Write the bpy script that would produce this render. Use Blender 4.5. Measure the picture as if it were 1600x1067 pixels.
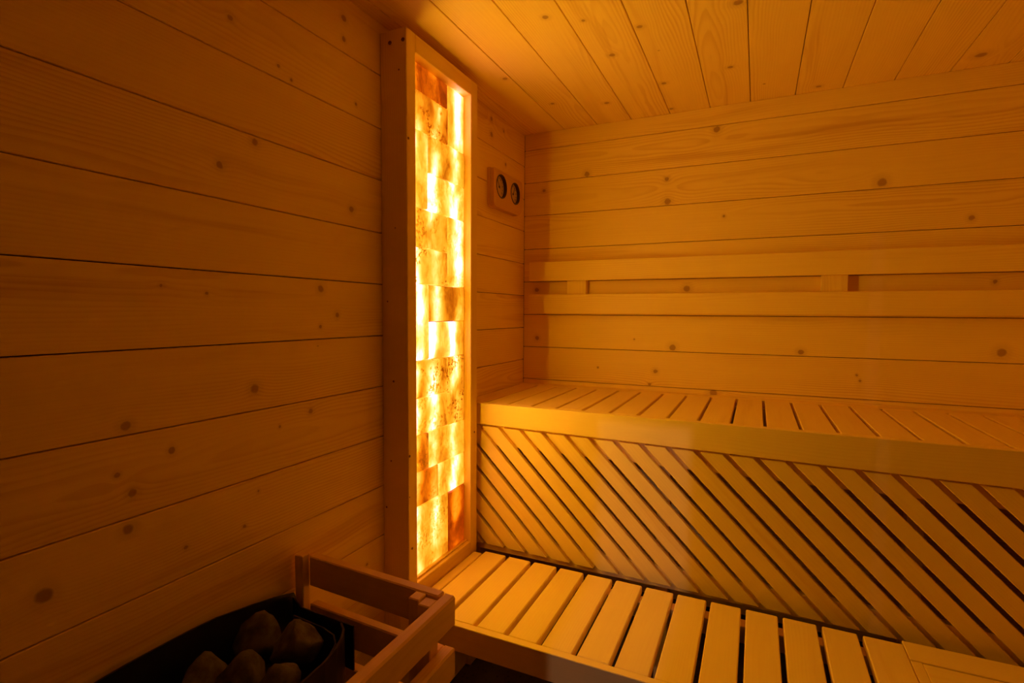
import bpy, bmesh, math, random
from mathutils import Vector, Matrix

# ---------------------------------------------------------------- scene reset
for o in list(bpy.data.objects):
    bpy.data.objects.remove(o)
S = bpy.context.scene
COL = S.collection
rnd = random.Random(7)

# ---------------------------------------------------------------- camera
cam_d = bpy.data.cameras.new('camera')
cam_d.sensor_width = 36.0
cam_d.lens = 818.87 * 36.0 / 1600.0
cam_d.clip_start = 0.02
cam = bpy.data.objects.new('camera', cam_d)
COL.objects.link(cam)
yaw, pitch, roll = 0.436375, -0.055172, 0.005830
fw = Vector((-math.sin(yaw) * math.cos(pitch), math.cos(yaw) * math.cos(pitch), math.sin(pitch)))
rt = Vector((math.cos(yaw), math.sin(yaw), 0))
up = rt.cross(fw)
rt2 = rt * math.cos(roll) + up * math.sin(roll)
up2 = -rt * math.sin(roll) + up * math.cos(roll)
M3 = Matrix((rt2, up2, -fw)).transposed()
cam.matrix_world = Matrix.Translation((0.99699, -2.26666, 1.27978)) @ M3.to_4x4()
S.camera = cam

# ---------------------------------------------------------------- world, exposure, daylight
W = bpy.data.worlds.new('world')
S.world = W
W.use_nodes = True
W.node_tree.nodes['Background'].inputs[0].default_value = (0.05, 0.045, 0.04, 1)
W.node_tree.nodes['Background'].inputs[1].default_value = 0.02
S.view_settings.view_transform = 'Standard'
S.view_settings.look = 'None'
S.view_settings.gamma = 1.0
S.view_settings.use_curve_mapping = False
S.view_settings.exposure = 0.0
S.cycles.max_bounces = 14            # a closed pale wooden box: let the light bounce
S.cycles.diffuse_bounces = 11

FILL_STRIP = 128.0            # radiance of the orange fill strip added to the salt lamp's frame
GLOW = 1.0               # radiance scale of the back-lit salt bricks
DAY = 25.0               # watts of the dim cool lamp in the hall beyond the glass slit
hall = bpy.data.lights.new('hall_lamp', 'AREA')
hall.shape = 'SQUARE'
hall.size = 0.06
hall.energy = DAY
hall.color = (1.0, 0.60, 0.90)
hall_o = bpy.data.objects.new('hall_lamp', hall)
hall_o.location = (0.68, -6.0, 2.6)
hall_o.rotation_euler = (Vector((0.68, -0.6, 0.6)) - Vector((0.68, -6.0, 2.6))).to_track_quat('-Z', 'Y').to_euler()
COL.objects.link(hall_o)
hall_o['label'] = 'small cool lamp in the dark hall behind the viewer'
hall_o['category'] = 'lamp'

# ---------------------------------------------------------------- node helpers
class NT:
    def __init__(self, name):
        self.m = bpy.data.materials.new(name)
        self.m.use_nodes = True
        self.t = self.m.node_tree
        self.b = self.t.nodes['Principled BSDF']
        self.out = self.t.nodes['Material Output']

    def n(self, typ, **kw):
        x = self.t.nodes.new(typ)
        for k, v in kw.items():
            setattr(x, k, v)
        return x

    def set(self, sock, v):
        if isinstance(v, bpy.types.NodeSocket):
            self.t.links.new(v, sock)
        else:
            sock.default_value = v

    def math(self, op, a, b=0.0, c=0.0, clamp=False):
        x = self.n('ShaderNodeMath', operation=op, use_clamp=clamp)
        self.set(x.inputs[0], a)
        self.set(x.inputs[1], b)
        self.set(x.inputs[2], c)
        return x.outputs[0]

    def vec(self, op, a, b=(0, 0, 0)):
        x = self.n('ShaderNodeVectorMath', operation=op)
        self.set(x.inputs[0], a)
        self.set(x.inputs[1], b)
        return x.outputs['Value' if op in ('LENGTH', 'DISTANCE', 'DOT_PRODUCT') else 'Vector']

    def noise(self, v, scale, detail=2.0, rough=0.5, dist=0.0):
        x = self.n('ShaderNodeTexNoise')
        self.set(x.inputs['Vector'], v)
        x.inputs['Scale'].default_value = scale
        x.inputs['Detail'].default_value = detail
        x.inputs['Roughness'].default_value = rough
        x.inputs['Distortion'].default_value = dist
        return x.outputs['Fac']

    def ramp(self, v, lo, hi, a=0.0, b=1.0):
        x = self.n('ShaderNodeMapRange', interpolation_type='SMOOTHSTEP')
        self.set(x.inputs['Value'], v)
        x.inputs['From Min'].default_value = lo
        x.inputs['From Max'].default_value = hi
        self.set(x.inputs['To Min'], a)
        self.set(x.inputs['To Max'], b)
        return x.outputs['Result']

    def mix(self, f, a, b):
        x = self.n('ShaderNodeMix', data_type='RGBA')
        self.set(x.inputs['Factor'], f)
        self.set(x.inputs['A'], a) if False else None
        self.set(x.inputs[6], a)
        self.set(x.inputs[7], b)
        return x.outputs[2]

    def xyz(self, v):
        x = self.n('ShaderNodeSeparateXYZ')
        self.set(x.inputs[0], v)
        return x.outputs

    def comb(self, a, b, c):
        x = self.n('ShaderNodeCombineXYZ')
        for i, q in enumerate((a, b, c)):
            self.set(x.inputs[i], q)
        return x.outputs[0]

    def attr(self, name, out='Fac'):
        x = self.n('ShaderNodeAttribute', attribute_type='OBJECT', attribute_name=name)
        return x.outputs[out]


def wood(name, light, dark, knot=(0.30, 0.12, 0.035), grain=0.5, knots=4, rough=0.5, pins=True, broad=0.35):
    """Boards run along their own X; per-object random shifts the figure; knots come from
    the object's own k1..k5 (along, across, radius)."""
    N = NT(name)
    tc = N.n('ShaderNodeTexCoord').outputs['Object']
    oi = N.n('ShaderNodeObjectInfo').outputs['Random']
    sx, sy, sz = N.xyz(tc)
    rx = N.math('MULTIPLY', oi, 91.7)
    ry = N.math('MULTIPLY', N.math('FRACT', N.math('MULTIPLY', oi, 17.31)), 7.0)
    # knots
    kmask = None
    bulge = None
    if knots:
        for i in range(1, knots + 1):
            kv = N.attr('k%d' % i, 'Vector')
            kx, ky, kr = N.xyz(kv)
            dx = N.math('SUBTRACT', sx, kx)
            dy = N.math('SUBTRACT', sy, ky)
            nz = N.noise(N.comb(N.math('ADD', sx, rx), sy, 0.0), 60.0, 2.0)
            d = N.math('SQRT', N.math('ADD', N.math('MULTIPLY', dx, dx), N.math('MULTIPLY', dy, dy)))
            d = N.math('ADD', d, N.math('MULTIPLY', N.math('SUBTRACT', nz, 0.5), 0.007))
            r = N.math('MAXIMUM', kr, 0.00001)
            q = N.math('DIVIDE', d, r)
            m = N.ramp(q, 0.55, 1.05, 1.0, 0.0)
            halo = N.math('MULTIPLY', N.ramp(q, 0.9, 2.4, 1.0, 0.0), 0.20)
            ring = N.math('MAXIMUM', m, halo)
            ring = N.math('MULTIPLY', ring, N.ramp(kr, 0.0005, 0.001))
            # figure bends round the knot
            e = N.math('MULTIPLY', N.math('EXPONENT', N.math('MULTIPLY', q, -0.55)), N.math('MULTIPLY', kr, 1.3))
            kmask = ring if kmask is None else N.math('MAXIMUM', kmask, ring)
            bulge = e if bulge is None else N.math('ADD', bulge, e)
    # growth rings: distance from a pith line running along the board, wandering with noise
    X = N.math('ADD', sx, rx)
    wob = N.noise(N.comb(N.math('MULTIPLY', X, 1.3), N.math('MULTIPLY', sy, 6.0), ry), 1.0, 2.0)
    wob2 = N.noise(N.comb(N.math('MULTIPLY', X, 4.0), N.math('MULTIPLY', sy, 22.0), ry), 1.0, 3.0)
    off = N.math('MULTIPLY', N.math('SUBTRACT', N.math('FRACT', N.math('MULTIPLY', oi, 53.7)), 0.5), 0.22)
    yy = N.math('SUBTRACT', sy, off)
    zz = N.math('ADD', sz, 0.045)
    rr = N.math('SQRT', N.math('ADD', N.math('MULTIPLY', yy, yy), N.math('MULTIPLY', zz, zz)))
    rr = N.math('ADD', rr, N.math('MULTIPLY', N.math('SUBTRACT', wob, 0.5), 0.055))
    rr = N.math('ADD', rr, N.math('MULTIPLY', N.math('SUBTRACT', wob2, 0.5), 0.006))
    if bulge is not None:
        rr = N.math('ADD', rr, bulge)
    ph = N.math('FRACT', N.math('MULTIPLY', rr, 150.0))
    band = N.math('MULTIPLY', N.ramp(ph, 0.25, 0.82), N.ramp(ph, 0.86, 0.99, 1.0, 0.0))
    area = N.noise(N.comb(N.math('MULTIPLY', X, 1.1), N.math('MULTIPLY', sy, 5.0), ry), 1.0, 2.0)
    band = N.math('MULTIPLY', band, N.ramp(area, 0.38, 0.68, 0.12, 1.0))
    fib = N.noise(N.comb(N.math('MULTIPLY', X, 5.0), N.math('MULTIPLY', sy, 330.0), N.math('MULTIPLY', sz, 330.0)), 1.0, 2.0)
    blot = N.noise(N.comb(N.math('MULTIPLY', X, 2.2), N.math('MULTIPLY', sy, 13.0), ry), 1.0, 3.0, 0.55)
    st = N.noise(N.comb(N.math('MULTIPLY', X, 0.9), N.math('MULTIPLY', N.math('ADD', sy, N.math('MULTIPLY', wob, 0.10)), 20.0), ry), 1.0, 3.0, 0.55)
    pick = N.ramp(N.math('FRACT', N.math('MULTIPLY', oi, 397.3)), 0.25, 0.75)
    streak = N.math('MULTIPLY', N.ramp(st, 0.54, 0.72), N.math('MULTIPLY', pick, broad * 1.7))
    f = N.math('ADD', N.math('MULTIPLY', band, grain), streak)
    f = N.math('ADD', f, N.math('MULTIPLY', N.math('SUBTRACT', fib, 0.5), 0.28))
    f = N.math('ADD', f, N.math('MULTIPLY', N.math('SUBTRACT', blot, 0.5), broad))
    tone = N.math('MULTIPLY', N.math('SUBTRACT', N.math('FRACT', N.math('MULTIPLY', oi, 211.3)), 0.5), 0.16)
    f = N.math('ADD', N.math('ADD', f, tone), 0.12, clamp=True)
    c = N.mix(f, (*light, 1), (*dark, 1))
    if kmask is not None:
        c = N.mix(N.math('MULTIPLY', kmask, 0.72), c, (*knot, 1))
    if pins:
        vo = N.n('ShaderNodeTexVoronoi', feature='F1')
        N.set(vo.inputs['Vector'], N.comb(N.math('MULTIPLY', X, 3.0), N.math('MULTIPLY', N.math('ADD', sy, ry), 6.0), 0.0))
        vo.inputs['Scale'].default_value = 1.0
        pin = N.math('MULTIPLY', N.ramp(vo.outputs['Distance'], 0.006, 0.018, 1.0, 0.0), 0.5)
        c = N.mix(pin, c, (*knot, 1))
    N.set(N.b.inputs['Base Color'], c)
    N.b.inputs['Roughness'].default_value = rough
    N.b.inputs['Specular IOR Level'].default_value = 0.3
    bp = N.n('ShaderNodeBump')
    bp.inputs['Strength'].default_value = 0.10
    bp.inputs['Distance'].default_value = 0.002
    N.set(bp.inputs['Height'], N.math('ADD', N.math('MULTIPLY', band, -0.5), fib))
    N.set(N.b.inputs['Normal'], bp.outputs['Normal'])
    return N.m


PINE_L, PINE_D = (0.93, 0.73, 0.18), (0.72, 0.46, 0.10)
M_pine = wood('pine_planks', PINE_L, PINE_D, grain=0.52, knots=5, rough=0.55)
M_frame = wood('pine_frame', PINE_L, PINE_D, grain=0.28, knots=5, rough=0.5, pins=False, broad=0.2)
M_slat = wood('abachi_slats', (0.92, 0.72, 0.18), (0.77, 0.52, 0.11), grain=0.16, knots=0, rough=0.42, pins=False, broad=0.25)
M_guard = wood('guard_wood', (0.90, 0.66, 0.26), (0.68, 0.42, 0.13), grain=0.2, knots=0, rough=0.5, pins=False, broad=0.25)


def plain(name, col, rough=0.6, metal=0.0, spec=0.5, var=0.0, scale=20.0):
    N = NT(name)
    if var:
        v = N.noise(N.n('ShaderNodeTexCoord').outputs['Object'], scale, 4.0)
        N.set(N.b.inputs['Base Color'], N.mix(N.ramp(v, 0.3, 0.7), (*[x * (1 - var) for x in col], 1), (*[x * (1 + var) for x in col], 1)))
    else:
        N.b.inputs['Base Color'].default_value = (*col, 1)
    N.b.inputs['Roughness'].default_value = rough
    N.b.inputs['Metallic'].default_value = metal
    N.b.inputs['Specular IOR Level'].default_value = spec
    return N.m


M_dark = plain('dark_underlay', (0.035, 0.018, 0.008), 0.9, spec=0.1, var=0.3)
M_black = plain('black_sheet_steel', (0.012, 0.012, 0.013), 0.42, metal=0.0, spec=0.5, var=0.3)
M_steel = plain('brushed_steel_jacket', (0.42, 0.40, 0.38), 0.45, metal=0.8, var=0.15)
M_absorb = plain('bounce_absorbing_glass', (0.02, 0.016, 0.012), 0.12, spec=0.4)  # opaque and dark, absorbs bounce light on unseen walls
M_dial = plain('dial_card', (0.62, 0.46, 0.26), 0.5, var=0.05)
M_bezel = plain('dark_bezel', (0.06, 0.03, 0.015), 0.4, var=0.2)
M_plug = plain('dark_wood_plug', (0.22, 0.10, 0.04), 0.6, var=0.3, scale=120)
M_thermo = wood('thermometer_wood', (0.74, 0.48, 0.18), (0.52, 0.29, 0.09), grain=0.3, knots=0, pins=False)

# glass: clear with a fresnel reflection, lets the hall light through
Ng = NT('clear_glass')
tr = Ng.n('ShaderNodeBsdfTransparent')
tr.inputs[0].default_value = (0.93, 0.95, 0.94, 1)
gl = Ng.n('ShaderNodeBsdfGlossy')
gl.inputs['Roughness'].default_value = 0.02
fr = Ng.n('ShaderNodeFresnel')
ms = Ng.n('ShaderNodeMixShader')
Ng.set(ms.inputs[0], fr.outputs[0]); Ng.set(ms.inputs[1], tr.outputs[0]); Ng.set(ms.inputs[2], gl.outputs[0])
Ng.set(Ng.out.inputs['Surface'], ms.outputs[0])
M_glass = Ng.m

# floor: dark speckled stone
Nf = NT('dark_speckled_floor')
tcf = Nf.n('ShaderNodeTexCoord').outputs['Object']
vf = Nf.n('ShaderNodeTexVoronoi')
Nf.set(vf.inputs['Vector'], tcf); vf.inputs['Scale'].default_value = 55.0
nf = Nf.noise(tcf, 14.0, 4.0)
sp = Nf.ramp(vf.outputs['Distance'], 0.12, 0.3, 1.0, 0.0)
cf = Nf.mix(Nf.ramp(nf, 0.3, 0.7), (0.06, 0.045, 0.03, 1), (0.10, 0.075, 0.05, 1))
Nf.set(Nf.b.inputs['Base Color'], Nf.mix(sp, cf, (0.012, 0.009, 0.007, 1)))
Nf.b.inputs['Roughness'].default_value = 0.55
M_floor = Nf.m

# heater stone
Ns = NT('heater_stone')
ts = Ns.n('ShaderNodeTexCoord').outputs['Object']
n1 = Ns.noise(ts, 18.0, 6.0, 0.65)
Ns.set(Ns.b.inputs['Base Color'], Ns.mix(Ns.ramp(n1, 0.3, 0.7), (0.04, 0.036, 0.030, 1), (0.20, 0.19, 0.15, 1)))
Ns.b.inputs['Roughness'].default_value = 0.85
bs = Ns.n('ShaderNodeBump'); bs.inputs['Strength'].default_value = 0.5; bs.inputs['Distance'].default_value = 0.004
Ns.set(bs.inputs['Height'], Ns.noise(ts, 60.0, 5.0)); Ns.set(Ns.b.inputs['Normal'], bs.outputs['Normal'])
M_stone = Ns.m

# back-lit salt: bands of backlight painted into the emission, each brick has its own clarity and stains
Nl = NT('backlit_salt')
pos = Nl.n('ShaderNodeNewGeometry').outputs['Position']
tob = Nl.n('ShaderNodeTexCoord').outputs['Object']
rnd_o = Nl.n('ShaderNodeObjectInfo').outputs['Random']
shift = Nl.comb(Nl.math('MULTIPLY', rnd_o, 37.0), Nl.math('MULTIPLY', rnd_o, 91.0), Nl.math('MULTIPLY', rnd_o, 13.0))
pv = Nl.vec('ADD', tob, shift)
glow = Nl.attr('glow')
red = Nl.attr('red')
stain = Nl.attr('stain')
px_, py_, pz_ = Nl.xyz(pos)
band = None
wv = Nl.math('MULTIPLY', Nl.math('SUBTRACT', Nl.noise(Nl.vec('MULTIPLY', pv, (1.0, 0.4, 1.0)), 8.0, 3.0, 0.5), 0.5), 0.07)
for y0, wd in ((-0.962, 0.024), (-0.858, 0.027), (-0.726, 0.027)):
    d = Nl.math('DIVIDE', Nl.math('ADD', Nl.math('ADD', Nl.math('SUBTRACT', py_, y0), wv), Nl.math('MULTIPLY', Nl.math('SUBTRACT', rnd_o, 0.5), 0.035)), wd)
    g = Nl.math('EXPONENT', Nl.math('MULTIPLY', Nl.math('MULTIPLY', d, d), -1.0))
    band = g if band is None else Nl.math('ADD', band, g)
st = Nl.vec('MULTIPLY', pv, (1.0, 1.0, 0.55))
cloud = Nl.noise(st, 13.0, 4.0, 0.6, 0.8)
cloud2 = Nl.noise(st, 34.0, 5.0, 0.6, 1.5)
clear = Nl.ramp(cloud, 0.28, 0.66, 0.45, 1.15)
lit = Nl.ramp(Nl.noise(pv, 6.5, 1.0), 0.36, 0.62, 0.2, 1.35)
base = Nl.math('ADD', 0.85, Nl.math('MULTIPLY', Nl.math('MULTIPLY', band, lit), 2.7))
s = Nl.math('MULTIPLY', Nl.math('MULTIPLY', base, clear), glow)
s = Nl.math('MULTIPLY', s, Nl.ramp(cloud2, 0.30, 0.62, 0.78, 1.06))
spots = Nl.noise(pv, 95.0, 3.0, 0.6)
patch = Nl.noise(pv, 15.0, 2.0)
sm = Nl.math('MULTIPLY', Nl.ramp(spots, 0.48, 0.60), Nl.math('MULTIPLY', Nl.ramp(patch, 0.47, 0.58), stain))
rust = Nl.math('MULTIPLY', Nl.ramp(Nl.noise(Nl.vec('ADD', pv, (3.1, 5.2, 1.7)), 10.0, 3.0, 0.6, 0.5), 0.50, 0.72), Nl.math('ADD', 0.25, Nl.math('MULTIPLY', red, 0.6)))
s = Nl.math('MULTIPLY', s, Nl.math('SUBTRACT', 1.0, Nl.math('MULTIPLY', rust, 0.75)))
s = Nl.math('MULTIPLY', s, Nl.math('SUBTRACT', 1.0, Nl.math('MULTIPLY', sm, 0.80)))
s = Nl.math('ADD', s, 0.02)
Rr = s
Gg = Nl.math('MULTIPLY', Nl.math('MULTIPLY', Nl.math('POWER', s, 0.85), Nl.ramp(s, 0.0, 1.1, 0.25, 1.0)), Nl.math('SUBTRACT', 0.40, Nl.math('MULTIPLY', Nl.math('MAXIMUM', red, rust), 0.22)))
Bb = Nl.math('MULTIPLY', Nl.math('MULTIPLY', Nl.math('POWER', s, 2.7), 0.014), Nl.math('SUBTRACT', 1.0, Nl.math('MULTIPLY', red, 0.95)))
cc = Nl.n('ShaderNodeCombineColor')
Nl.set(cc.inputs[0], Rr); Nl.set(cc.inputs[1], Gg); Nl.set(cc.inputs[2], Bb)
Nl.b.inputs['Base Color'].default_value = (0.25, 0.10, 0.04, 1)
Nl.b.inputs['Roughness'].default_value = 0.5
Nl.set(Nl.b.inputs['Emission Color'], cc.outputs[0])
Nl.b.inputs['Emission Strength'].default_value = GLOW
M_salt = Nl.m

Ne = NT('orange_fill_strip')
Ne.b.inputs['Base Color'].default_value = (0.8, 0.6, 0.3, 1)
Ne.b.inputs['Emission Color'].default_value = (1.0, 0.54, 0.006, 1)
Ne.b.inputs['Emission Strength'].default_value = FILL_STRIP
M_fill = Ne.m

# ---------------------------------------------------------------- object helpers
def put(name, mesh, parent=None, mw=None):
    o = bpy.data.objects.new(name, mesh)
    COL.objects.link(o)
    if mw is not None:
        o.matrix_world = mw
    if parent is not None:
        o.parent = parent
        o.matrix_parent_inverse = parent.matrix_world.inverted()
    return o

def thing(name, label, cat, loc, group=None):
    o = bpy.data.objects.new(name, None)
    COL.objects.link(o)
    o.empty_display_size = 0.05
    o.matrix_world = Matrix.Translation(loc)
    o['label'] = label
    o['category'] = cat
    if group:
        o['group'] = group
    return o

def axes(x, y, z, loc):
    m = Matrix((Vector(x), Vector(y), Vector(z))).transposed().to_4x4()
    return Matrix.Translation(loc) @ m

AX_LEFT = ((0, 1, 0), (0, 0, 1), (1, 0, 0))       # along Y, face +X
AX_RIGHT = ((0, -1, 0), (0, 0, 1), (-1, 0, 0))
AX_BACK = ((1, 0, 0), (0, 0, 1), (0, -1, 0))      # along X, face -Y
AX_FRONT = ((-1, 0, 0), (0, 0, 1), (0, 1, 0))
AX_CEIL = ((0, 1, 0), (1, 0, 0), (0, 0, -1))      # along Y, face -Z
AX_TOPY = ((0, 1, 0), (-1, 0, 0), (0, 0, 1))      # along Y, face +Z
AX_TOPX = ((1, 0, 0), (0, 1, 0), (0, 0, 1))       # along X, face +Z
AX_VERX = ((0, 0, 1), (0, -1, 0), (1, 0, 0))      # along Z, face +X
AX_VERY = ((0, 0, 1), (-1, 0, 0), (0, -1, 0))     # along Z, face -Y

_cache = {}
def board_mesh(L, Wd, T, mat, bev):
    key = (round(L, 4), round(Wd, 4), round(T, 4), mat.name, bev)
    if key in _cache:
        return _cache[key]
    bm = bmesh.new()
    bmesh.ops.create_cube(bm, size=1.0, matrix=Matrix.Diagonal((L, Wd, T, 1)))
    if bev:
        bmesh.ops.bevel(bm, geom=list(bm.edges), offset=bev, segments=1, affect='EDGES')
    me = bpy.data.meshes.new('board')
    bm.to_mesh(me); bm.free()
    me.materials.append(mat)
    _cache[key] = me
    return me

def board(name, parent, ax, lo, hi, mat, bev=0.0015):
    """Box from world corner lo to world corner hi, its own X/Y/Z along the axes given."""
    lo, hi = Vector(lo), Vector(hi)
    c = (lo + hi) / 2
    d = hi - lo
    dims = []
    for a in ax:
        a = Vector(a)
        dims.append(abs(a.x) * d.x + abs(a.y) * d.y + abs(a.z) * d.z)
    return put(name, board_mesh(dims[0], dims[1], dims[2], mat, bev), parent, axes(*ax, c))

def prism(name, parent, poly, depth, mat, mw, bev=0.0, origin=None):
    """poly: 2D outline (own X,Y), extruded from own z=0 down to z=-depth; face at z=0."""
    cx = sum(q[0] for q in poly) / len(poly); cy = sum(q[1] for q in poly) / len(poly)
    bm = bmesh.new()
    top = [bm.verts.new((x - cx, y - cy, 0)) for x, y in poly]
    bot = [bm.verts.new((x - cx, y - cy, -depth)) for x, y in poly]
    f1 = bm.faces.new(top)
    bm.faces.new(bot[::-1])
    n = len(poly)
    for i in range(n):
        bm.faces.new((top[i], bot[i], bot[(i + 1) % n], top[(i + 1) % n]))
    bmesh.ops.recalc_face_normals(bm, faces=list(bm.faces))
    if bev:
        bmesh.ops.bevel(bm, geom=[e for e in bm.edges], offset=bev, segments=1, affect='EDGES')
    me = bpy.data.meshes.new(name)
    bm.to_mesh(me); bm.free()
    me.materials.append(mat)
    return put(name, me, parent, mw @ Matrix.Translation((cx, cy, 0)))

def disc_mesh(r, h, mat, seg=24):
    bm = bmesh.new()
    bmesh.ops.create_cone(bm, cap_ends=True, segments=seg, radius1=r, radius2=r, depth=h)
    me = bpy.data.meshes.new('disc'); bm.to_mesh(me); bm.free()
    me.materials.append(mat)
    return me

def give_knots(objs, pts, along, across):
    """Hand each knot (world along, world across, radius) to the board that holds it."""
    for a, c, r in pts:
        for o in objs:
            loc = o.matrix_world.translation
            half = o.dimensions
            dx = a - loc[along]; dy = c - loc[across]
            if abs(dx) < o['len'] / 2 and abs(dy) <= o['wid'] / 2 + 0.001:
                k = o.get('nk', 0) + 1
                if k > 5:
                    break
                o['nk'] = k
                o['k%d' % k] = (dx, dy, r)
                break
    for o in objs:
        for tmp in ('nk', 'len', 'wid'):
            if tmp in o.keys():
                del o[tmp]

# ---------------------------------------------------------------- the room
RX, FY, H = 2.05, -2.42, 2.10        # right wall x, front wall y, ceiling z
G = 0.0012                            # half the open joint between planks

def struct(name, mesh, mw=None):
    o = put(name, mesh, None, mw)
    o['kind'] = 'structure'
    return o

def slab(name, lo, hi, mat):
    lo, hi = Vector(lo), Vector(hi)
    d = hi - lo
    return struct(name, board_mesh(d.x, d.y, d.z, mat, 0), Matrix.Translation((lo + hi) / 2))

floor = slab('floor', (-0.05, FY - 0.05, -0.06), (RX + 0.05, 0.05, 0.0), M_floor)
ceiling = slab('ceiling', (-0.05, FY - 0.05, H + 0.016), (RX + 0.05, 0.05, H + 0.06), M_dark)
wall_left = slab('wall_left', (-0.06, FY, 0.0), (-0.016, 0.0, H + 0.016), M_dark)
wall_back = slab('wall_back', (-0.06, 0.016, 0.0), (RX + 0.06, 0.06, H + 0.016), M_dark)
wall_right = slab('wall_right', (RX + 0.016, -1.25, 0.0), (RX + 0.06, 0.016, H + 0.016), M_dark)
bounce_absorber = slab('bounce_absorber', (RX + 0.001, FY, 0.0), (RX + 0.013, -1.252, H), M_absorb)  # unseen dark panel added to soak up bounce on the near side

LZ = [0.001, 0.013, 0.163, 0.313, 0.462, 0.612, 0.762, 0.911, 1.060, 1.210, 1.360, 1.508, 1.659, 1.805, 1.955, 2.1008]
LZ = LZ[1:]
BZ = [0.06, 0.211, 0.363, 0.514, 0.666, 0.817, 0.969, 1.120, 1.271, 1.423, 1.574, 1.727, 1.878, 2.026, 2.1008]
LK = [(-1.506, 1.88, .0079), (-1.177, 2.043, .01), (-1.178, 1.989, .0083), (-1.388, 1.834, .0043), (-1.454, 1.645, .0097), (-1.538, 1.575, .0091), (-1.156, 1.555, .0103), (-1.729, 1.078, .0101), (-1.467, 1.109, .0127), (-1.214, 1.271, .0084), (-1.272, 1.242, .0065), (-1.573, 1.315, .0038), (-1.661, 1.326, .0047), (-1.27, 1.337, .0113), (-1.651, 1.016, .0073), (-1.745, .994, .0055), (-1.722, .956, .0091), (-1.403, 1.011, .0045), (-1.308, 1.033, .008), (-1.463, .879, .0043), (-1.5, .812, .0049), (-1.854, .834, .015), (-1.63, .819, .005), (-1.731, .893, .0113), (-1.135, 1.838, .0052), (-1.352, 1.817, .0045), (-1.282, .834, .0114), (-1.109, .553, .0055), (-.338, 2.062, .0104), (-.337, 2.001, .013), (-.225, 2.048, .0082), (-.204, 1.915, .0083), (-.184, 1.255, .0113), (-.354, 1.311, .0079)]
BK = [(.069, 1.162, .012), (.066, 1.385, .0119), (.521, 1.168, .0041), (.681, 1.137, .0161), (.613, 1.034, .0109), (.59, .978, .0082), (.846, .958, .0182), (.362, 1.038, .0043), (.732, 1.382, .0158), (1.152, 1.136, .0122), (1.739, 1.156, .017), (1.335, 1.058, .0047), (1.346, 1.038, .0047), (1.126, 1.0, .0074), (1.455, 1.003, .0046), (1.667, 1.0, .0131), (1.641, 1.607, .0108), (.832, 2.011, .0152), (.3, 1.891, .0141), (1.386, 1.749, .0182), (.648, 1.743, .0159), (.643, 1.835, .0106), (.097, 1.837, .0088), (.867, 1.667, .0064), (1.712, 1.392, .0085)]
CK = [(-.866, .44, .0107), (-.807, .531, .0072), (-.579, .555, .0122), (-.709, .668, .011), (-.301, .672, .0114), (-.211, .441, .0125), (-.292, .245, .0101), (-.566, .171, .0112), (-.048, .662, .0103), (-.547, .695, .003), (-.72, .928, .0152), (-.336, .893, .0107), (-.046, 1.175, .0115), (-.1, 1.615, .0202), (-.149, .997, .0046)]

def plank_run(parent, kind, edges, mat=M_pine):
    out = []
    for a, b in zip(edges[:-1], edges[1:]):
        if kind == 'left':
            o = board('plank', parent, AX_LEFT, (-0.015, FY + 0.002, a + G), (0.0, 0.0, b - G), mat)
            o['len'] = -FY; o['wid'] = b - a
        elif kind == 'right':
            o = board('plank', parent, AX_RIGHT, (RX, -1.25, a + G), (RX + 0.015, 0.0, b - G), mat)
        elif kind == 'back':
            o = board('plank', parent, AX_BACK, (0.0, 0.0, a + G), (RX, 0.015, b - G), mat)
            o['len'] = RX; o['wid'] = b - a
        elif kind == 'ceil':
            o = board('plank', parent, AX_CEIL, (a + G, FY + 0.002, H), (b - G, 0.014, H + 0.015), mat)
            o['len'] = -FY; o['wid'] = b - a
        out.append(o)
    return out

pl = plank_run(wall_left, 'left', LZ)
give_knots(pl, LK, 1, 2)
pb = plank_run(wall_back, 'back', BZ)
give_knots(pb, BK, 0, 2)
plank_run(wall_right, 'right', BZ)
CX = [-0.014, 0.042, 0.191, 0.342, 0.491, 0.650, 0.804, 0.951, 1.104, 1.256, 1.410, 1.565, 1.717, 1.870, 2.022, RX + 0.014]
pc = plank_run(ceiling, 'ceil', CX)
give_knots(pc, CK, 1, 0)

# unseen front wall: made dark to cut bounce, slit added to shape hall light
wall_front = slab('wall_front', (-0.06, FY - 0.06, 2.0), (RX + 0.06, FY, H + 0.016), M_dark)
w1 = slab('light_slit', (0.586, FY - 0.018, 0.02), (0.774, FY - 0.010, 1.50), M_glass)  # unseen pane, sized to shape the hall light's patch
board('slit_blocker', w1, AX_FRONT, (0.586, FY - 0.03, 1.5005), (0.774, FY, 1.9995), M_absorb)  # added above the slit to block the hall light
w2 = slab('window_2', (0.001, FY - 0.02, 0.001), (0.585, FY - 0.008, 1.9995), M_absorb)
w3 = slab('window_3', (0.775, FY - 0.02, 0.001), (1.095, FY - 0.008, 1.9995), M_absorb)
w4 = slab('window_4', (1.86, FY - 0.02, 0.001), (RX - 0.001, FY - 0.008, 1.9995), M_absorb)
d1 = slab('door_1', (1.14, FY - 0.020, 0.05), (1.82, FY - 0.010, 1.96), M_absorb)
board('door_frame', d1, AX_VERY, (1.10, FY - 0.03, 0.01), (1.139, FY + 0.005, 1.9995), M_frame)
board('door_frame', d1, AX_VERY, (1.821, FY - 0.03, 0.01), (1.859, FY + 0.005, 1.9995), M_frame)
board('door_frame', d1, AX_FRONT, (1.1395, FY - 0.03, 1.961), (1.8205, FY + 0.005, 1.9995), M_frame)

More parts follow.
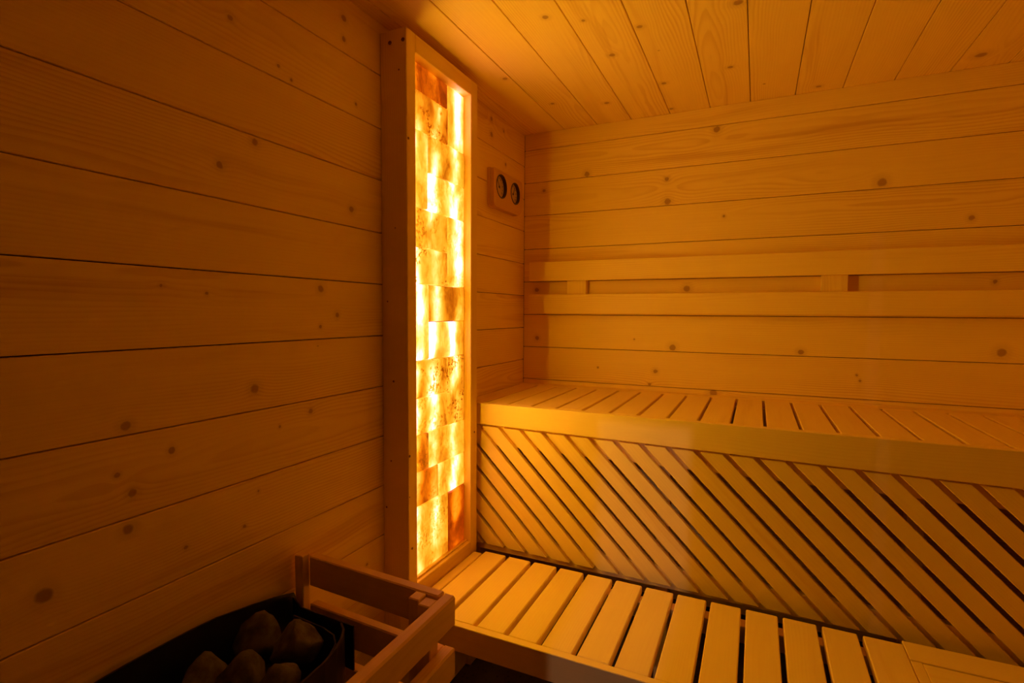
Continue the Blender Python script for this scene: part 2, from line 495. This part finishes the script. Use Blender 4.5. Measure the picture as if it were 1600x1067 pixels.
# ---------------------------------------------------------------- salt lamp column
lamp = thing('salt_lamp', 'tall glowing salt brick wall lamp in a wooden frame on the left wall', 'lamp', (0.0, -0.83, 0.0))
CXF = 0.092
ps = board('post', lamp, AX_VERX, (0.001, -1.033, 0.001), (CXF, -0.990, 2.072), M_frame, 0.002)
# knots on the near post: seen on its -Y side and its front edge
board('post', lamp, AX_VERX, (0.001, -0.667, 0.001), (CXF, -0.622, 2.072), M_frame, 0.002)
board('top_rail', lamp, AX_LEFT, (0.001, -0.9895, 2.020), (CXF, -0.6675, 2.072), M_frame, 0.002)
board('bottom_rail', lamp, AX_LEFT, (0.001, -0.9895, 0.405), (CXF, -0.6675, 0.462), M_frame, 0.002)
board('back_board', lamp, AX_VERX, (0.001, -0.9895, 0.4625), (0.020, -0.6675, 2.0195), M_dark, 0.0)
board('kick_board', lamp, AX_VERX, (0.05, -0.9895, 0.001), (0.072, -0.6675, 0.404), M_frame, 0.001)
board('bead', lamp, AX_LEFT, (0.0705, -0.972, 0.4625), (0.0790, -0.6675, 0.468), M_frame, 0.001)
pm = disc_mesh(0.0042, 0.003, M_plug, 12)
RY = Matrix.Rotation(math.pi / 2, 4, 'X')
for x, z, r in ((0.036, 2.038, 1.3), (0.081, 2.038, 1.3), (0.066, 1.959, 0.6), (0.021, 1.31, 0.6), (0.041, 1.077, 0.8), (0.012, 0.698, 0.7), (0.05, 1.52, 0.5), (0.03, 0.84, 0.6)):
    put('wood_plug', pm, lamp, Matrix.Translation((x, -1.0325, z)) @ RY @ Matrix.Scale(r, 4))
RZ = Matrix.Rotation(math.pi / 2, 4, 'Y')
for y, z, r in ((-1.027, 0.86, 0.9), (-1.028, 0.739, 0.5), (-1.017, 0.581, 0.9), (-0.641, 0.852, 0.9), (-1.026, 1.769, 0.9)):
    put('wood_plug', pm, lamp, Matrix.Translation((0.0915, y, z)) @ RZ @ Matrix.Scale(r, 4))

Y0, Y1, Y2, Y3 = -0.988, -0.887, -0.774, -0.669
ZS = [2.017, 1.938, 1.824, 1.709, 1.594, 1.476, 1.365, 1.249, 1.131, 1.014, 0.900, 0.784, 0.670, 0.4645]
#        y0, y1, z0,   z1,   glow, red, stain
BR = [(Y0, Y2, 1.938, 2.017, 0.55, 0.8, 0.3), (Y2, Y3, 1.824, 2.017, 1.9, 0.1, 0.0),
      (Y0, Y2, 1.824, 1.938, 1.00, 0.4, 0.8), (Y0, Y1, 1.596, 1.824, 1.9, 0.1, 0.1),
      (Y1, Y3, 1.709, 1.824, 1.15, 0.15, 0.2), (Y1, Y3, 1.594, 1.709, 2.2, 0.0, 0.3),
      (Y0, Y2, 1.476, 1.594, 1.35, 0.1, 0.6), (Y2, Y3, 1.365, 1.594, 1.7, 0.0, 0.3),
      (Y0, Y2, 1.365, 1.476, 1.55, 0.1, 1.0), (Y0, Y1, 1.131, 1.365, 2.4, 0.0, 0.1),
      (Y1, Y3, 1.249, 1.365, 0.95, 0.2, 0.1), (Y1, Y3, 1.131, 1.249, 2.0, 0.0, 0.1),
      (Y0, Y2, 1.014, 1.131, 1.35, 0.2, 0.9), (Y2, Y3, 0.900, 1.131, 1.4, 0.15, 1.0),
      (Y0, Y2, 0.900, 1.014, 1.50, 0.1, 0.5), (Y0, Y1, 0.784, 0.900, 0.85, 0.4, 0.6),
      (Y1, Y3, 0.784, 0.900, 1.35, 0.15, 0.2), (Y0, -0.832, 0.677, 0.784, 0.60, 0.75, 0.7),
      (-0.832, Y3, 0.670, 0.784, 1.7, 0.0, 0.2), (Y0, Y2, 0.4645, 0.676, 1.35, 0.15, 0.5),
      (Y2, Y3, 0.4645, 0.669, 0.42, 0.9, 0.3)]
for y0, y1, z0, z1, gw, rd, sn in BR:
    bm = bmesh.new()
    xf = 0.066 + rnd.uniform(-0.002, 0.002)
    g = 0.0011
    bmesh.ops.create_cube(bm, size=1.0, matrix=Matrix.Diagonal((0.026, y1 - y0 - 2 * g, z1 - z0 - 2 * g, 1)))
    bmesh.ops.bevel(bm, geom=list(bm.edges), offset=0.0022, segments=2, affect='EDGES')
    for v in bm.verts:
        if v.co.x > 0:
            v.co.x += rnd.uniform(-0.0012, 0.0008)
            v.co.y += rnd.uniform(-0.0006, 0.0006); v.co.z += rnd.uniform(-0.0006, 0.0006)
    me = bpy.data.meshes.new('salt_brick'); bm.to_mesh(me); bm.free()
    me.materials.append(M_salt)
    o = put('salt_brick', me, lamp, Matrix.Translation((xf - 0.013, (y0 + y1) / 2, (z0 + z1) / 2)))
    o['glow'] = gw; o['red'] = rd; o['stain'] = sn

# fill strip added out of sight behind the near post to brighten the room
tilt = Vector((1.0, 0.0, 0.0))
side = Vector((0, 0, 1)).cross(tilt)
def strip_box(name, off, w, t, mat, zlo, zhi):
    c = Vector((0.0745, -0.9800, 0)) + tilt * off
    me = board_mesh(zhi - zlo, w, t, mat, 0)
    return put(name, me, lamp, axes((0, 0, 1), tilt.cross(Vector((0, 0, 1))), tilt, (c.x, c.y, (zlo + zhi) / 2)))
strip_box('fill_strip_channel', -0.0022, 0.0150, 0.003, M_bezel, 0.74, 1.88)
s_o = strip_box('fill_strip', 0.0, 0.0130, 0.0012, M_fill, 0.76, 1.86)
s_o['label'] = 'added orange fill strip hidden inside the frame edge'

# ---------------------------------------------------------------- upper bench
ub = thing('upper_bench', 'upper slatted sauna bench with diagonal slat front along the back wall', 'bench', (1.02, -0.3, 0.0))
BT = 0.95
P = 0.0929
gx = 0.2855 - 3 * P
edges = []
x = gx
while x < RX + 0.05:
    edges.append(x); x += P
for a, b in zip(edges[:-1], edges[1:]):
    a2, b2 = max(a + 0.0048, 0.002), min(b - 0.0048, RX - 0.002)
    if b2 - a2 < 0.006:
        continue
    dz = rnd.uniform(-0.0008, 0.0004)
    board('seat_slat', ub, AX_TOPY, (a2, -0.5710, BT - 0.026 + dz), (b2, -0.0600, BT + dz), M_slat, 0.002)
board('back_rail', ub, AX_TOPX, (0.002, -0.0585, BT - 0.026), (RX - 0.002, -0.0010, BT), M_frame, 0.0015)
fa = [(0.004, 0.8750), (RX - 0.003, 0.8515), (RX - 0.003, BT), (0.004, BT)]
prism('fascia_board', ub, fa, 0.029, M_slat, axes(*AX_BACK, (0, -0.601, 0)), 0.0015)
board('joist', ub, AX_BACK, (0.004, -0.10, 0.86), (RX - 0.004, -0.06, BT - 0.027), M_slat)

def clip(poly, a, b, c):                # keep a*x+b*z+c >= 0
    out = []
    for i in range(len(poly)):
        p, q = poly[i], poly[(i + 1) % len(poly)]
        fp, fq = a * p[0] + b * p[1] + c, a * q[0] + b * q[1] + c
        if fp >= 0: out.append(p)
        if (fp >= 0) != (fq >= 0):
            t = fp / (fp - fq)
            out.append((p[0] + t * (q[0] - p[0]), p[1] + t * (q[1] - p[1])))
    return out
PD = 0.0828
ca = math.sqrt(0.5)
for k in range(-12, 20):
    c0 = 0.511 + PD * k + 0.858          # gap centre: x + z = c0 (45 degrees)
    hw = 0.0065 / ca                      # half gap measured along x
    a0, a1 = c0 + hw, c0 + PD - hw
    poly = [(a0 - 0.3, 0.3), (a1 - 0.3, 0.3), (a1 - 1.0, 1.0), (a0 - 1.0, 1.0)]
    poly = clip(poly, 1, 0, -0.004)
    if poly: poly = clip(poly, -1, 0, RX - 0.004)
    if poly: poly = clip(poly, 0.0148, 1, -0.428 - 0.0148 * 0.13)      # foot line
    if poly: poly = clip(poly, -0.0095, -1, 0.866 + 0.0095 * 0.1)       # head line
    if len(poly) < 3:
        continue
    ar = abs(sum(poly[i][0] * poly[(i + 1) % len(poly)][1] - poly[(i + 1) % len(poly)][0] * poly[i][1] for i in range(len(poly)))) / 2
    if ar < 3e-4:
        continue
    # own X runs down along the slat
    mw = axes((ca, 0, -ca), (ca, 0, ca), (0, -1, 0), (0, -0.5955 + rnd.uniform(-0.0006, 0.0006), 0))
    p2 = [(ca * q[0] - ca * q[1], ca * q[0] + ca * q[1]) for q in poly]
    prism('diagonal_slat', ub, p2, 0.018, M_slat, mw, 0.0016)
board('backing_rail', ub, AX_BACK, (0.004, -0.5765, 0.794), (RX - 0.004, -0.5530, 0.8700), M_slat)
board('backing_rail', ub, AX_BACK, (0.004, -0.5765, 0.400), (RX - 0.004, -0.5530, 0.470), M_slat)
for x in (0.03, 0.72, 1.38, 1.99):
    board('leg', ub, AX_VERY, (x, -0.552, 0.001), (x + 0.04, -0.512, 0.92), M_slat)

# ---------------------------------------------------------------- lower bench with its wing
lb = thing('lower_bench', 'lower slatted step bench in front of the diagonal slat panel', 'bench', (0.9, -0.86, 0.0))
LT = 0.43
PL = 0.0944
gaps = [0.1365 + PL * i for i in range(14)]
WX = gaps[13]                            # joint where the wing begins
ed = [0.094] + gaps
for i, (a, b) in enumerate(zip(ed[:-1], ed[1:])):
    a2 = a + (0.0065 if i else 0.002); b2 = b - (0.0065 if i < 13 else 0.001)
    dz = rnd.uniform(-0.0008, 0.0004) - (0.010 if i == 0 else 0)
    board('seat_slat', lb, AX_TOPY, (a2, -1.0570, LT - 0.025 + dz), (b2, -0.6500, LT + dz), M_slat, 0.0025)
board('fascia_board', lb, AX_BACK, (0.094, -1.0800, LT - 0.073), (WX - 0.001, -1.0580, LT), M_slat, 0.0015)
board('joist', lb, AX_BACK, (0.094, -0.7000, LT - 0.075), (WX + 0.6, -0.6600, LT - 0.0265), M_slat)
board('joist', lb, AX_BACK, (0.094, -1.0565, LT - 0.070), (WX - 0.001, -1.0200, LT - 0.0265), M_slat)
board('edge_board', lb, AX_LEFT, (WX + 0.0005, -2.05, LT - 0.073), (WX + 0.0235, -0.7200, LT), M_slat, 0.001)
y = -0.632
for i in range(15):
    y1 = y - (0.086 if i == 0 else 0.0944)
    board('seat_slat', lb, AX_TOPX, ((WX + 0.0008) if i == 0 else (WX + 0.0245), y1 + 0.0035, LT - 0.025), (RX - 0.004, y - (0.0 if i == 0 else 0.0035), LT), M_slat, 0.0015)
    y = y1
for x, yy in ((0.80, -1.00), (1.32, -1.05), (0.80, -0.695), (WX + 0.03, -2.03), (1.99, -2.03)):
    board('leg', lb, AX_VERY, (x, yy, 0.001), (x + 0.04, yy + 0.035, LT - 0.0765), M_slat)

# ---------------------------------------------------------------- backrest on the back wall
br = thing('backrest', 'two rail wooden backrest fixed to the back wall above the upper bench', 'backrest', (1.03, 0.0, 1.28))
for x0, x1 in ((0.224, 0.312), (1.209, 1.292), (1.90, 1.985)):
    board('bracket', br, AX_VERY, (x0, -0.0300, 1.285), (x1, -0.0008, 1.505), M_frame, 0.001)
for z0, z1 in ((1.4225, 1.5085), (1.2765, 1.3620)):
    board('rail', br, AX_BACK, (0.048, -0.0520, z0), (RX - 0.03, -0.0305, z1), M_frame, 0.002)

# ---------------------------------------------------------------- thermometer / hygrometer
th = thing('thermometer_hygrometer', 'small wooden plaque with two round dials on the wall right of the lamp', 'thermometer', (0.0, -0.24, 1.71))
def rounded(y0, y1, z0, z1, r, n=5):
    pts = []
    for cx, cz, a0, rr in ((y1 - r[0], z1 - r[0], 0, r[0]), (y0 + r[1], z1 - r[1], 90, r[1]), (y0 + r[2], z0 + r[2], 180, r[2]), (y1 - r[3], z0 + r[3], 270, r[3])):
        for i in range(n + 1):
            a = math.radians(a0 + 90 * i / n)
            pts.append((cx + rr * math.cos(a), cz + rr * math.sin(a)))
    return pts
TB = axes(*AX_LEFT, (0, 0, 0))
out = rounded(-0.372, -0.092, 1.708, 1.860, (0.02, 0.006, 0.02, 0.045))
prism('back_plate', th, rounded(-0.376, -0.088, 1.706, 1.863, (0.02, 0.006, 0.02, 0.045)), 0.0125, M_thermo, axes(*AX_LEFT, (0.0135, 0, 0)), 0.001)
bm = bmesh.new()
loops = [out]
DC = ((-0.303, 1.797, 0.0490), (-0.168, 1.795, 0.0470))
for cy, cz, r in DC:
    loops.append([(cy + r * math.cos(2 * math.pi * i / 32), cz + r * math.sin(2 * math.pi * i / 32)) for i in range(32)])
eds = []
rims = []
for lp in loops:
    vs = [bm.verts.new((a, b, 0.0)) for a, b in lp]
    rims.append(vs)
    eds += [bm.edges.new((vs[i], vs[(i + 1) % len(vs)])) for i in range(len(vs))]
bmesh.ops.triangle_fill(bm, edges=eds, use_beauty=True, use_dissolve=False)
for f in bm.faces:
    if f.normal.z < 0: f.normal_flip()
for j, vs in enumerate(rims):
    lo = [bm.verts.new((v.co.x, v.co.y, -0.0155)) for v in vs]
    n = len(vs)
    for i in range(n):
        bm.faces.new((vs[i], lo[i], lo[(i + 1) % n], vs[(i + 1) % n]))
bmesh.ops.recalc_face_normals(bm, faces=list(bm.faces))
c = Vector((-0.232, 1.784, 0))
for v in bm.verts: v.co -= c
me = bpy.data.meshes.new('front_plate'); bm.to_mesh(me); bm.free(); me.materials.append(M_thermo)
put('front_plate', me, th, axes(*AX_LEFT, (0.030, 0, 0)) @ Matrix.Translation(c))
for j, (cy, cz, r) in enumerate(DC):
    bm = bmesh.new()                     # bezel: a thin tube lining the hole
    prof = [(r - 0.0005, 0.0005), (r - 0.0005, 0.0175), (r - 0.0035, 0.0175), (r - 0.0035, 0.0005)]
    rings = []
    for i in range(32):
        a = 2 * math.pi * i / 32
        rings.append([bm.verts.new((q * math.cos(a), q * math.sin(a), h)) for q, h in prof])
    for i in range(32):
        A, B = rings[i], rings[(i + 1) % 32]
        for k in range(4):
            bm.faces.new((A[k], B[k], B[(k + 1) % 4], A[(k + 1) % 4]))
    bmesh.ops.recalc_face_normals(bm, faces=list(bm.faces))
    me = bpy.data.meshes.new('bezel'); bm.to_mesh(me); bm.free(); me.materials.append(M_bezel)
    mw = axes(*AX_LEFT, (0.0145, cy, cz))
    dial = put('dial', disc_mesh(r - 0.004, 0.003, M_dial, 32), th, mw @ Matrix.Translation((0, 0, 0.0022)))
    put('bezel', me, dial, mw)
    bm = bmesh.new()
    for i in range(11):
        a = math.radians(-40 + 26 * i)
        bmesh.ops.create_cube(bm, size=1.0, matrix=Matrix.Rotation(a, 4, 'Z') @ Matrix.Translation((r * 0.70, 0, 0)) @ Matrix.Diagonal((0.010 if i % 2 == 0 else 0.006, 0.0022, 0.0006, 1)))
    me = bpy.data.meshes.new('scale_marks'); bm.to_mesh(me); bm.free(); me.materials.append(M_bezel)
    put('scale_marks', me, dial, mw @ Matrix.Translation((0, 0, 0.0041)))
    put('hand', board_mesh(0.040, 0.0026, 0.0008, M_bezel, 0), dial, mw @ Matrix.Translation((0, 0, 0.0056)) @ Matrix.Rotation(math.radians(125 if j == 0 else 60), 4, 'Z') @ Matrix.Translation((0.012, 0, 0)))
    put('hub', disc_mesh(0.0045, 0.0025, M_bezel, 12), dial, mw @ Matrix.Translation((0, 0, 0.0052)))

# ---------------------------------------------------------------- heater guard
gd = thing('heater_guard', 'low two rail wooden guard fence around the stone heater', 'guard', (0.22, -1.65, 0.0))
sk = Matrix.Translation((0.0, -1.345, 0)) @ Matrix.Rotation(math.radians(-2.6), 4, 'Z') @ Matrix.Translation((0.0, 1.345, 0))
def gboard(name, ax, lo, hi, bev=0.003):
    o = board(name, gd, ax, lo, hi, M_guard, bev)
    return o
GT = 0.694
def gA(name, x0, x1, y0, y1, z0, z1):    # members of the slightly skewed cross side
    lo, hi = Vector((x0, y0, z0)), Vector((x1, y1, z1))
    c = (lo + hi) / 2
    d = hi - lo
    o = put(name, board_mesh(d.x, d.z, d.y, M_guard, 0.0025), gd, sk @ axes(*AX_BACK, c))
    return o
gA('rail', 0.040, 0.418, -1.358, -1.334, 0.621, GT)
gA('rail', 0.040, 0.418, -1.358, -1.334, 0.505, 0.577)
gA('rail', 0.040, 0.418, -1.358, -1.334, 0.385, 0.457)
def gpost(x0, x1, y0, y1, z0, z1):
    o = board('post', gd, AX_VERX, (x0, y0, z0), (x1, y1, z1), M_guard, 0.002)
    return o
gpost(0.012, 0.038, -1.378, -1.356, 0.001, GT + 0.006)
gpost(0.362, 0.388, -1.405, -1.3765, 0.001, GT - 0.001)
gpost(0.389, 0.4185, -1.410, -1.3795, 0.001, GT - 0.006)
for z0, z1 in ((0.629, GT - 0.001), (0.517, 0.581), (0.400, 0.466)):
    gboard('rail', AX_LEFT, (0.4195, -2.03, z0), (0.447, -1.3555, z1), 0.004)
gpost(0.389, 0.4185, -1.995, -1.965, 0.001, GT - 0.006)
for z0, z1 in ((0.621, GT), (0.505, 0.577)):
    gboard('rail', AX_BACK, (0.006, -2.03, z0), (0.4185, -2.004, z1))
gpost(0.008, 0.042, -1.998, -1.964, 0.001, GT)

# ---------------------------------------------------------------- heater
ht = thing('sauna_heater', 'black sheet steel sauna heater with open stone basket by the left wall', 'heater', (0.17, -1.73, 0.0))
prof = [(-1.374, 0.560), (-1.396, 0.619), (-1.450, 0.635), (-1.500, 0.646), (-1.589, 0.663), (-1.641, 0.667), (-1.701, 0.669), (-1.755, 0.670), (-1.803, 0.668), (-1.88, 0.655), (-1.955, 0.62), (-1.955, 0.46), (-1.41, 0.46)]
prism('rear_plate', ht, prof[::-1], 0.004, M_black, axes(*AX_LEFT, (0.0300, 0, 0)), 0.0)
def sheet(name, path, z_of, zb, t, mat, lip=0.0):
    """A bent vertical sheet following a plan path, its top edge at z_of(i)."""
    bm = bmesh.new()
    n = len(path)
    cols = []
    for i, (x, y) in enumerate(path):
        a = Vector(path[max(i - 1, 0)]); b = Vector(path[min(i + 1, n - 1)])
        d = (b - a).normalized(); nn = Vector((-d.y, d.x)) * t / 2
        zt = z_of(i)
        cols.append([bm.verts.new((x + nn.x, y + nn.y, zb)), bm.verts.new((x + nn.x, y + nn.y, zt)), bm.verts.new((x - nn.x, y - nn.y, zt)), bm.verts.new((x - nn.x, y - nn.y, zb))])
    for A, B in zip(cols[:-1], cols[1:]):
        for k in range(4):
            bm.faces.new((A[k], B[k], B[(k + 1) % 4], A[(k + 1) % 4]))
    bm.faces.new(cols[0]); bm.faces.new(cols[-1][::-1])
    bmesh.ops.recalc_face_normals(bm, faces=list(bm.faces))
    me = bpy.data.meshes.new(name); bm.to_mesh(me); bm.free(); me.materials.append(mat)
    return put(name, me, ht, Matrix.Identity(4))
sheet('end_plate', [(0.036, -1.405), (0.070, -1.420), (0.110, -1.450), (0.190, -1.4585), (0.272, -1.466)], lambda i: (0.615, 0.615, 0.632, 0.638, 0.642)[i], 0.548, 0.003, M_black)
sheet('front_plate', [(0.246, -1.474), (0.266, -1.488), (0.282, -1.512), (0.296, -1.542), (0.305, -1.580), (0.310, -1.640), (0.312, -1.760), (0.312, -1.95)], lambda i: 0.646, 0.545, 0.004, M_black)
sheet('basket_wall', [(0.110, -1.470), (0.200, -1.476), (0.238, -1.486), (0.262, -1.506), (0.280, -1.545), (0.288, -1.600), (0.290, -1.700), (0.290, -1.94), (0.05, -1.94)], lambda i: 0.625, 0.47, 0.003, M_black)
board('basket_floor', ht, AX_LEFT, (0.036, -1.94, 0.512), (0.286, -1.500, 0.518), M_black, 0)
jk = rounded(0.045, 0.325, -1.945, -1.470, (0.05, 0.02, 0.02, 0.05))
prism('jacket', ht, jk, 0.36, M_steel, Matrix.Translation((0, 0, 0.461)), 0.004)
for x, yv in ((0.07, -1.90), (0.27, -1.90), (0.07, -1.53), (0.27, -1.53)):
    board('foot', ht, AX_VERX, (x, yv, 0.001), (x + 0.03, yv + 0.03, 0.101), M_black, 0.001)

# ---------------------------------------------------------------- heater stones
def stone(loc, size, seed, label, rot):
    r = random.Random(seed)
    bm = bmesh.new()
    bmesh.ops.create_icosphere(bm, subdivisions=3, radius=1.0)
    planes = [(Vector((r.uniform(-1, 1), r.uniform(-1, 1), r.uniform(-1, 1))).normalized(), r.uniform(0.55, 0.86)) for _ in range(14)]
    for v in bm.verts:
        for n, d in planes:
            e = v.co.dot(n) - d
            if e > 0:
                v.co -= n * e * 0.94
        v.co *= 1.10 + 0.07 * math.sin(5 * v.co.x + seed) * math.cos(6 * v.co.y + 4 * v.co.z) + 0.025 * math.sin(17 * v.co.x + 11 * v.co.z) * math.sin(15 * v.co.y + seed)
        v.co = Vector((v.co.x * size[0], v.co.y * size[1], v.co.z * size[2]))
    for f in bm.faces: f.smooth = True
    me = bpy.data.meshes.new('heater_stone'); bm.to_mesh(me); bm.free(); me.materials.append(M_stone)
    o = put('heater_stone', me, None, Matrix.Translation((loc[0], loc[1], loc[2] + 0.042)) @ Matrix.Rotation(rot, 4, 'Z'))
    o['label'] = label; o['category'] = 'stone'; o['group'] = 'stones in the heater basket'
    return o
stone((0.092, -1.535, 0.560), (0.052, 0.042, 0.050), 3, 'largest rounded brown stone beside the heater rear plate near the far corner', 0.3)
stone((0.186, -1.534, 0.575), (0.046, 0.038, 0.046), 9, 'pale topped stone wedged against the curved corner of the heater front rim', 0.8)
stone((0.150, -1.630, 0.560), (0.044, 0.040, 0.052), 17, 'upright ridged stone in the middle of the heater basket', 1.4)
stone((0.084, -1.655, 0.545), (0.040, 0.062, 0.046), 23, 'dark flat stone lying along the heater rear plate left of the upright one', 0.2)
stone((0.238, -1.622, 0.560), (0.040, 0.046, 0.040), 31, 'dim stone against the straight part of the heater front rim', 0.5)
stone((0.105, -1.760, 0.545), (0.052, 0.050, 0.046), 41, 'stone at the lower edge of the picture nearest the left wall', 0.9)
stone((0.215, -1.735, 0.550), (0.050, 0.046, 0.044), 47, 'stone just below the picture edge inside the front rim', 2.1)
stone((0.132, -1.492, 0.535), (0.026, 0.014, 0.030), 53, 'small wedge stone tucked behind the two far stones', 0.0)
stone((0.150, -1.860, 0.540), (0.070, 0.052, 0.044), 59, 'broad stone at the near end of the heater basket', 0.4)
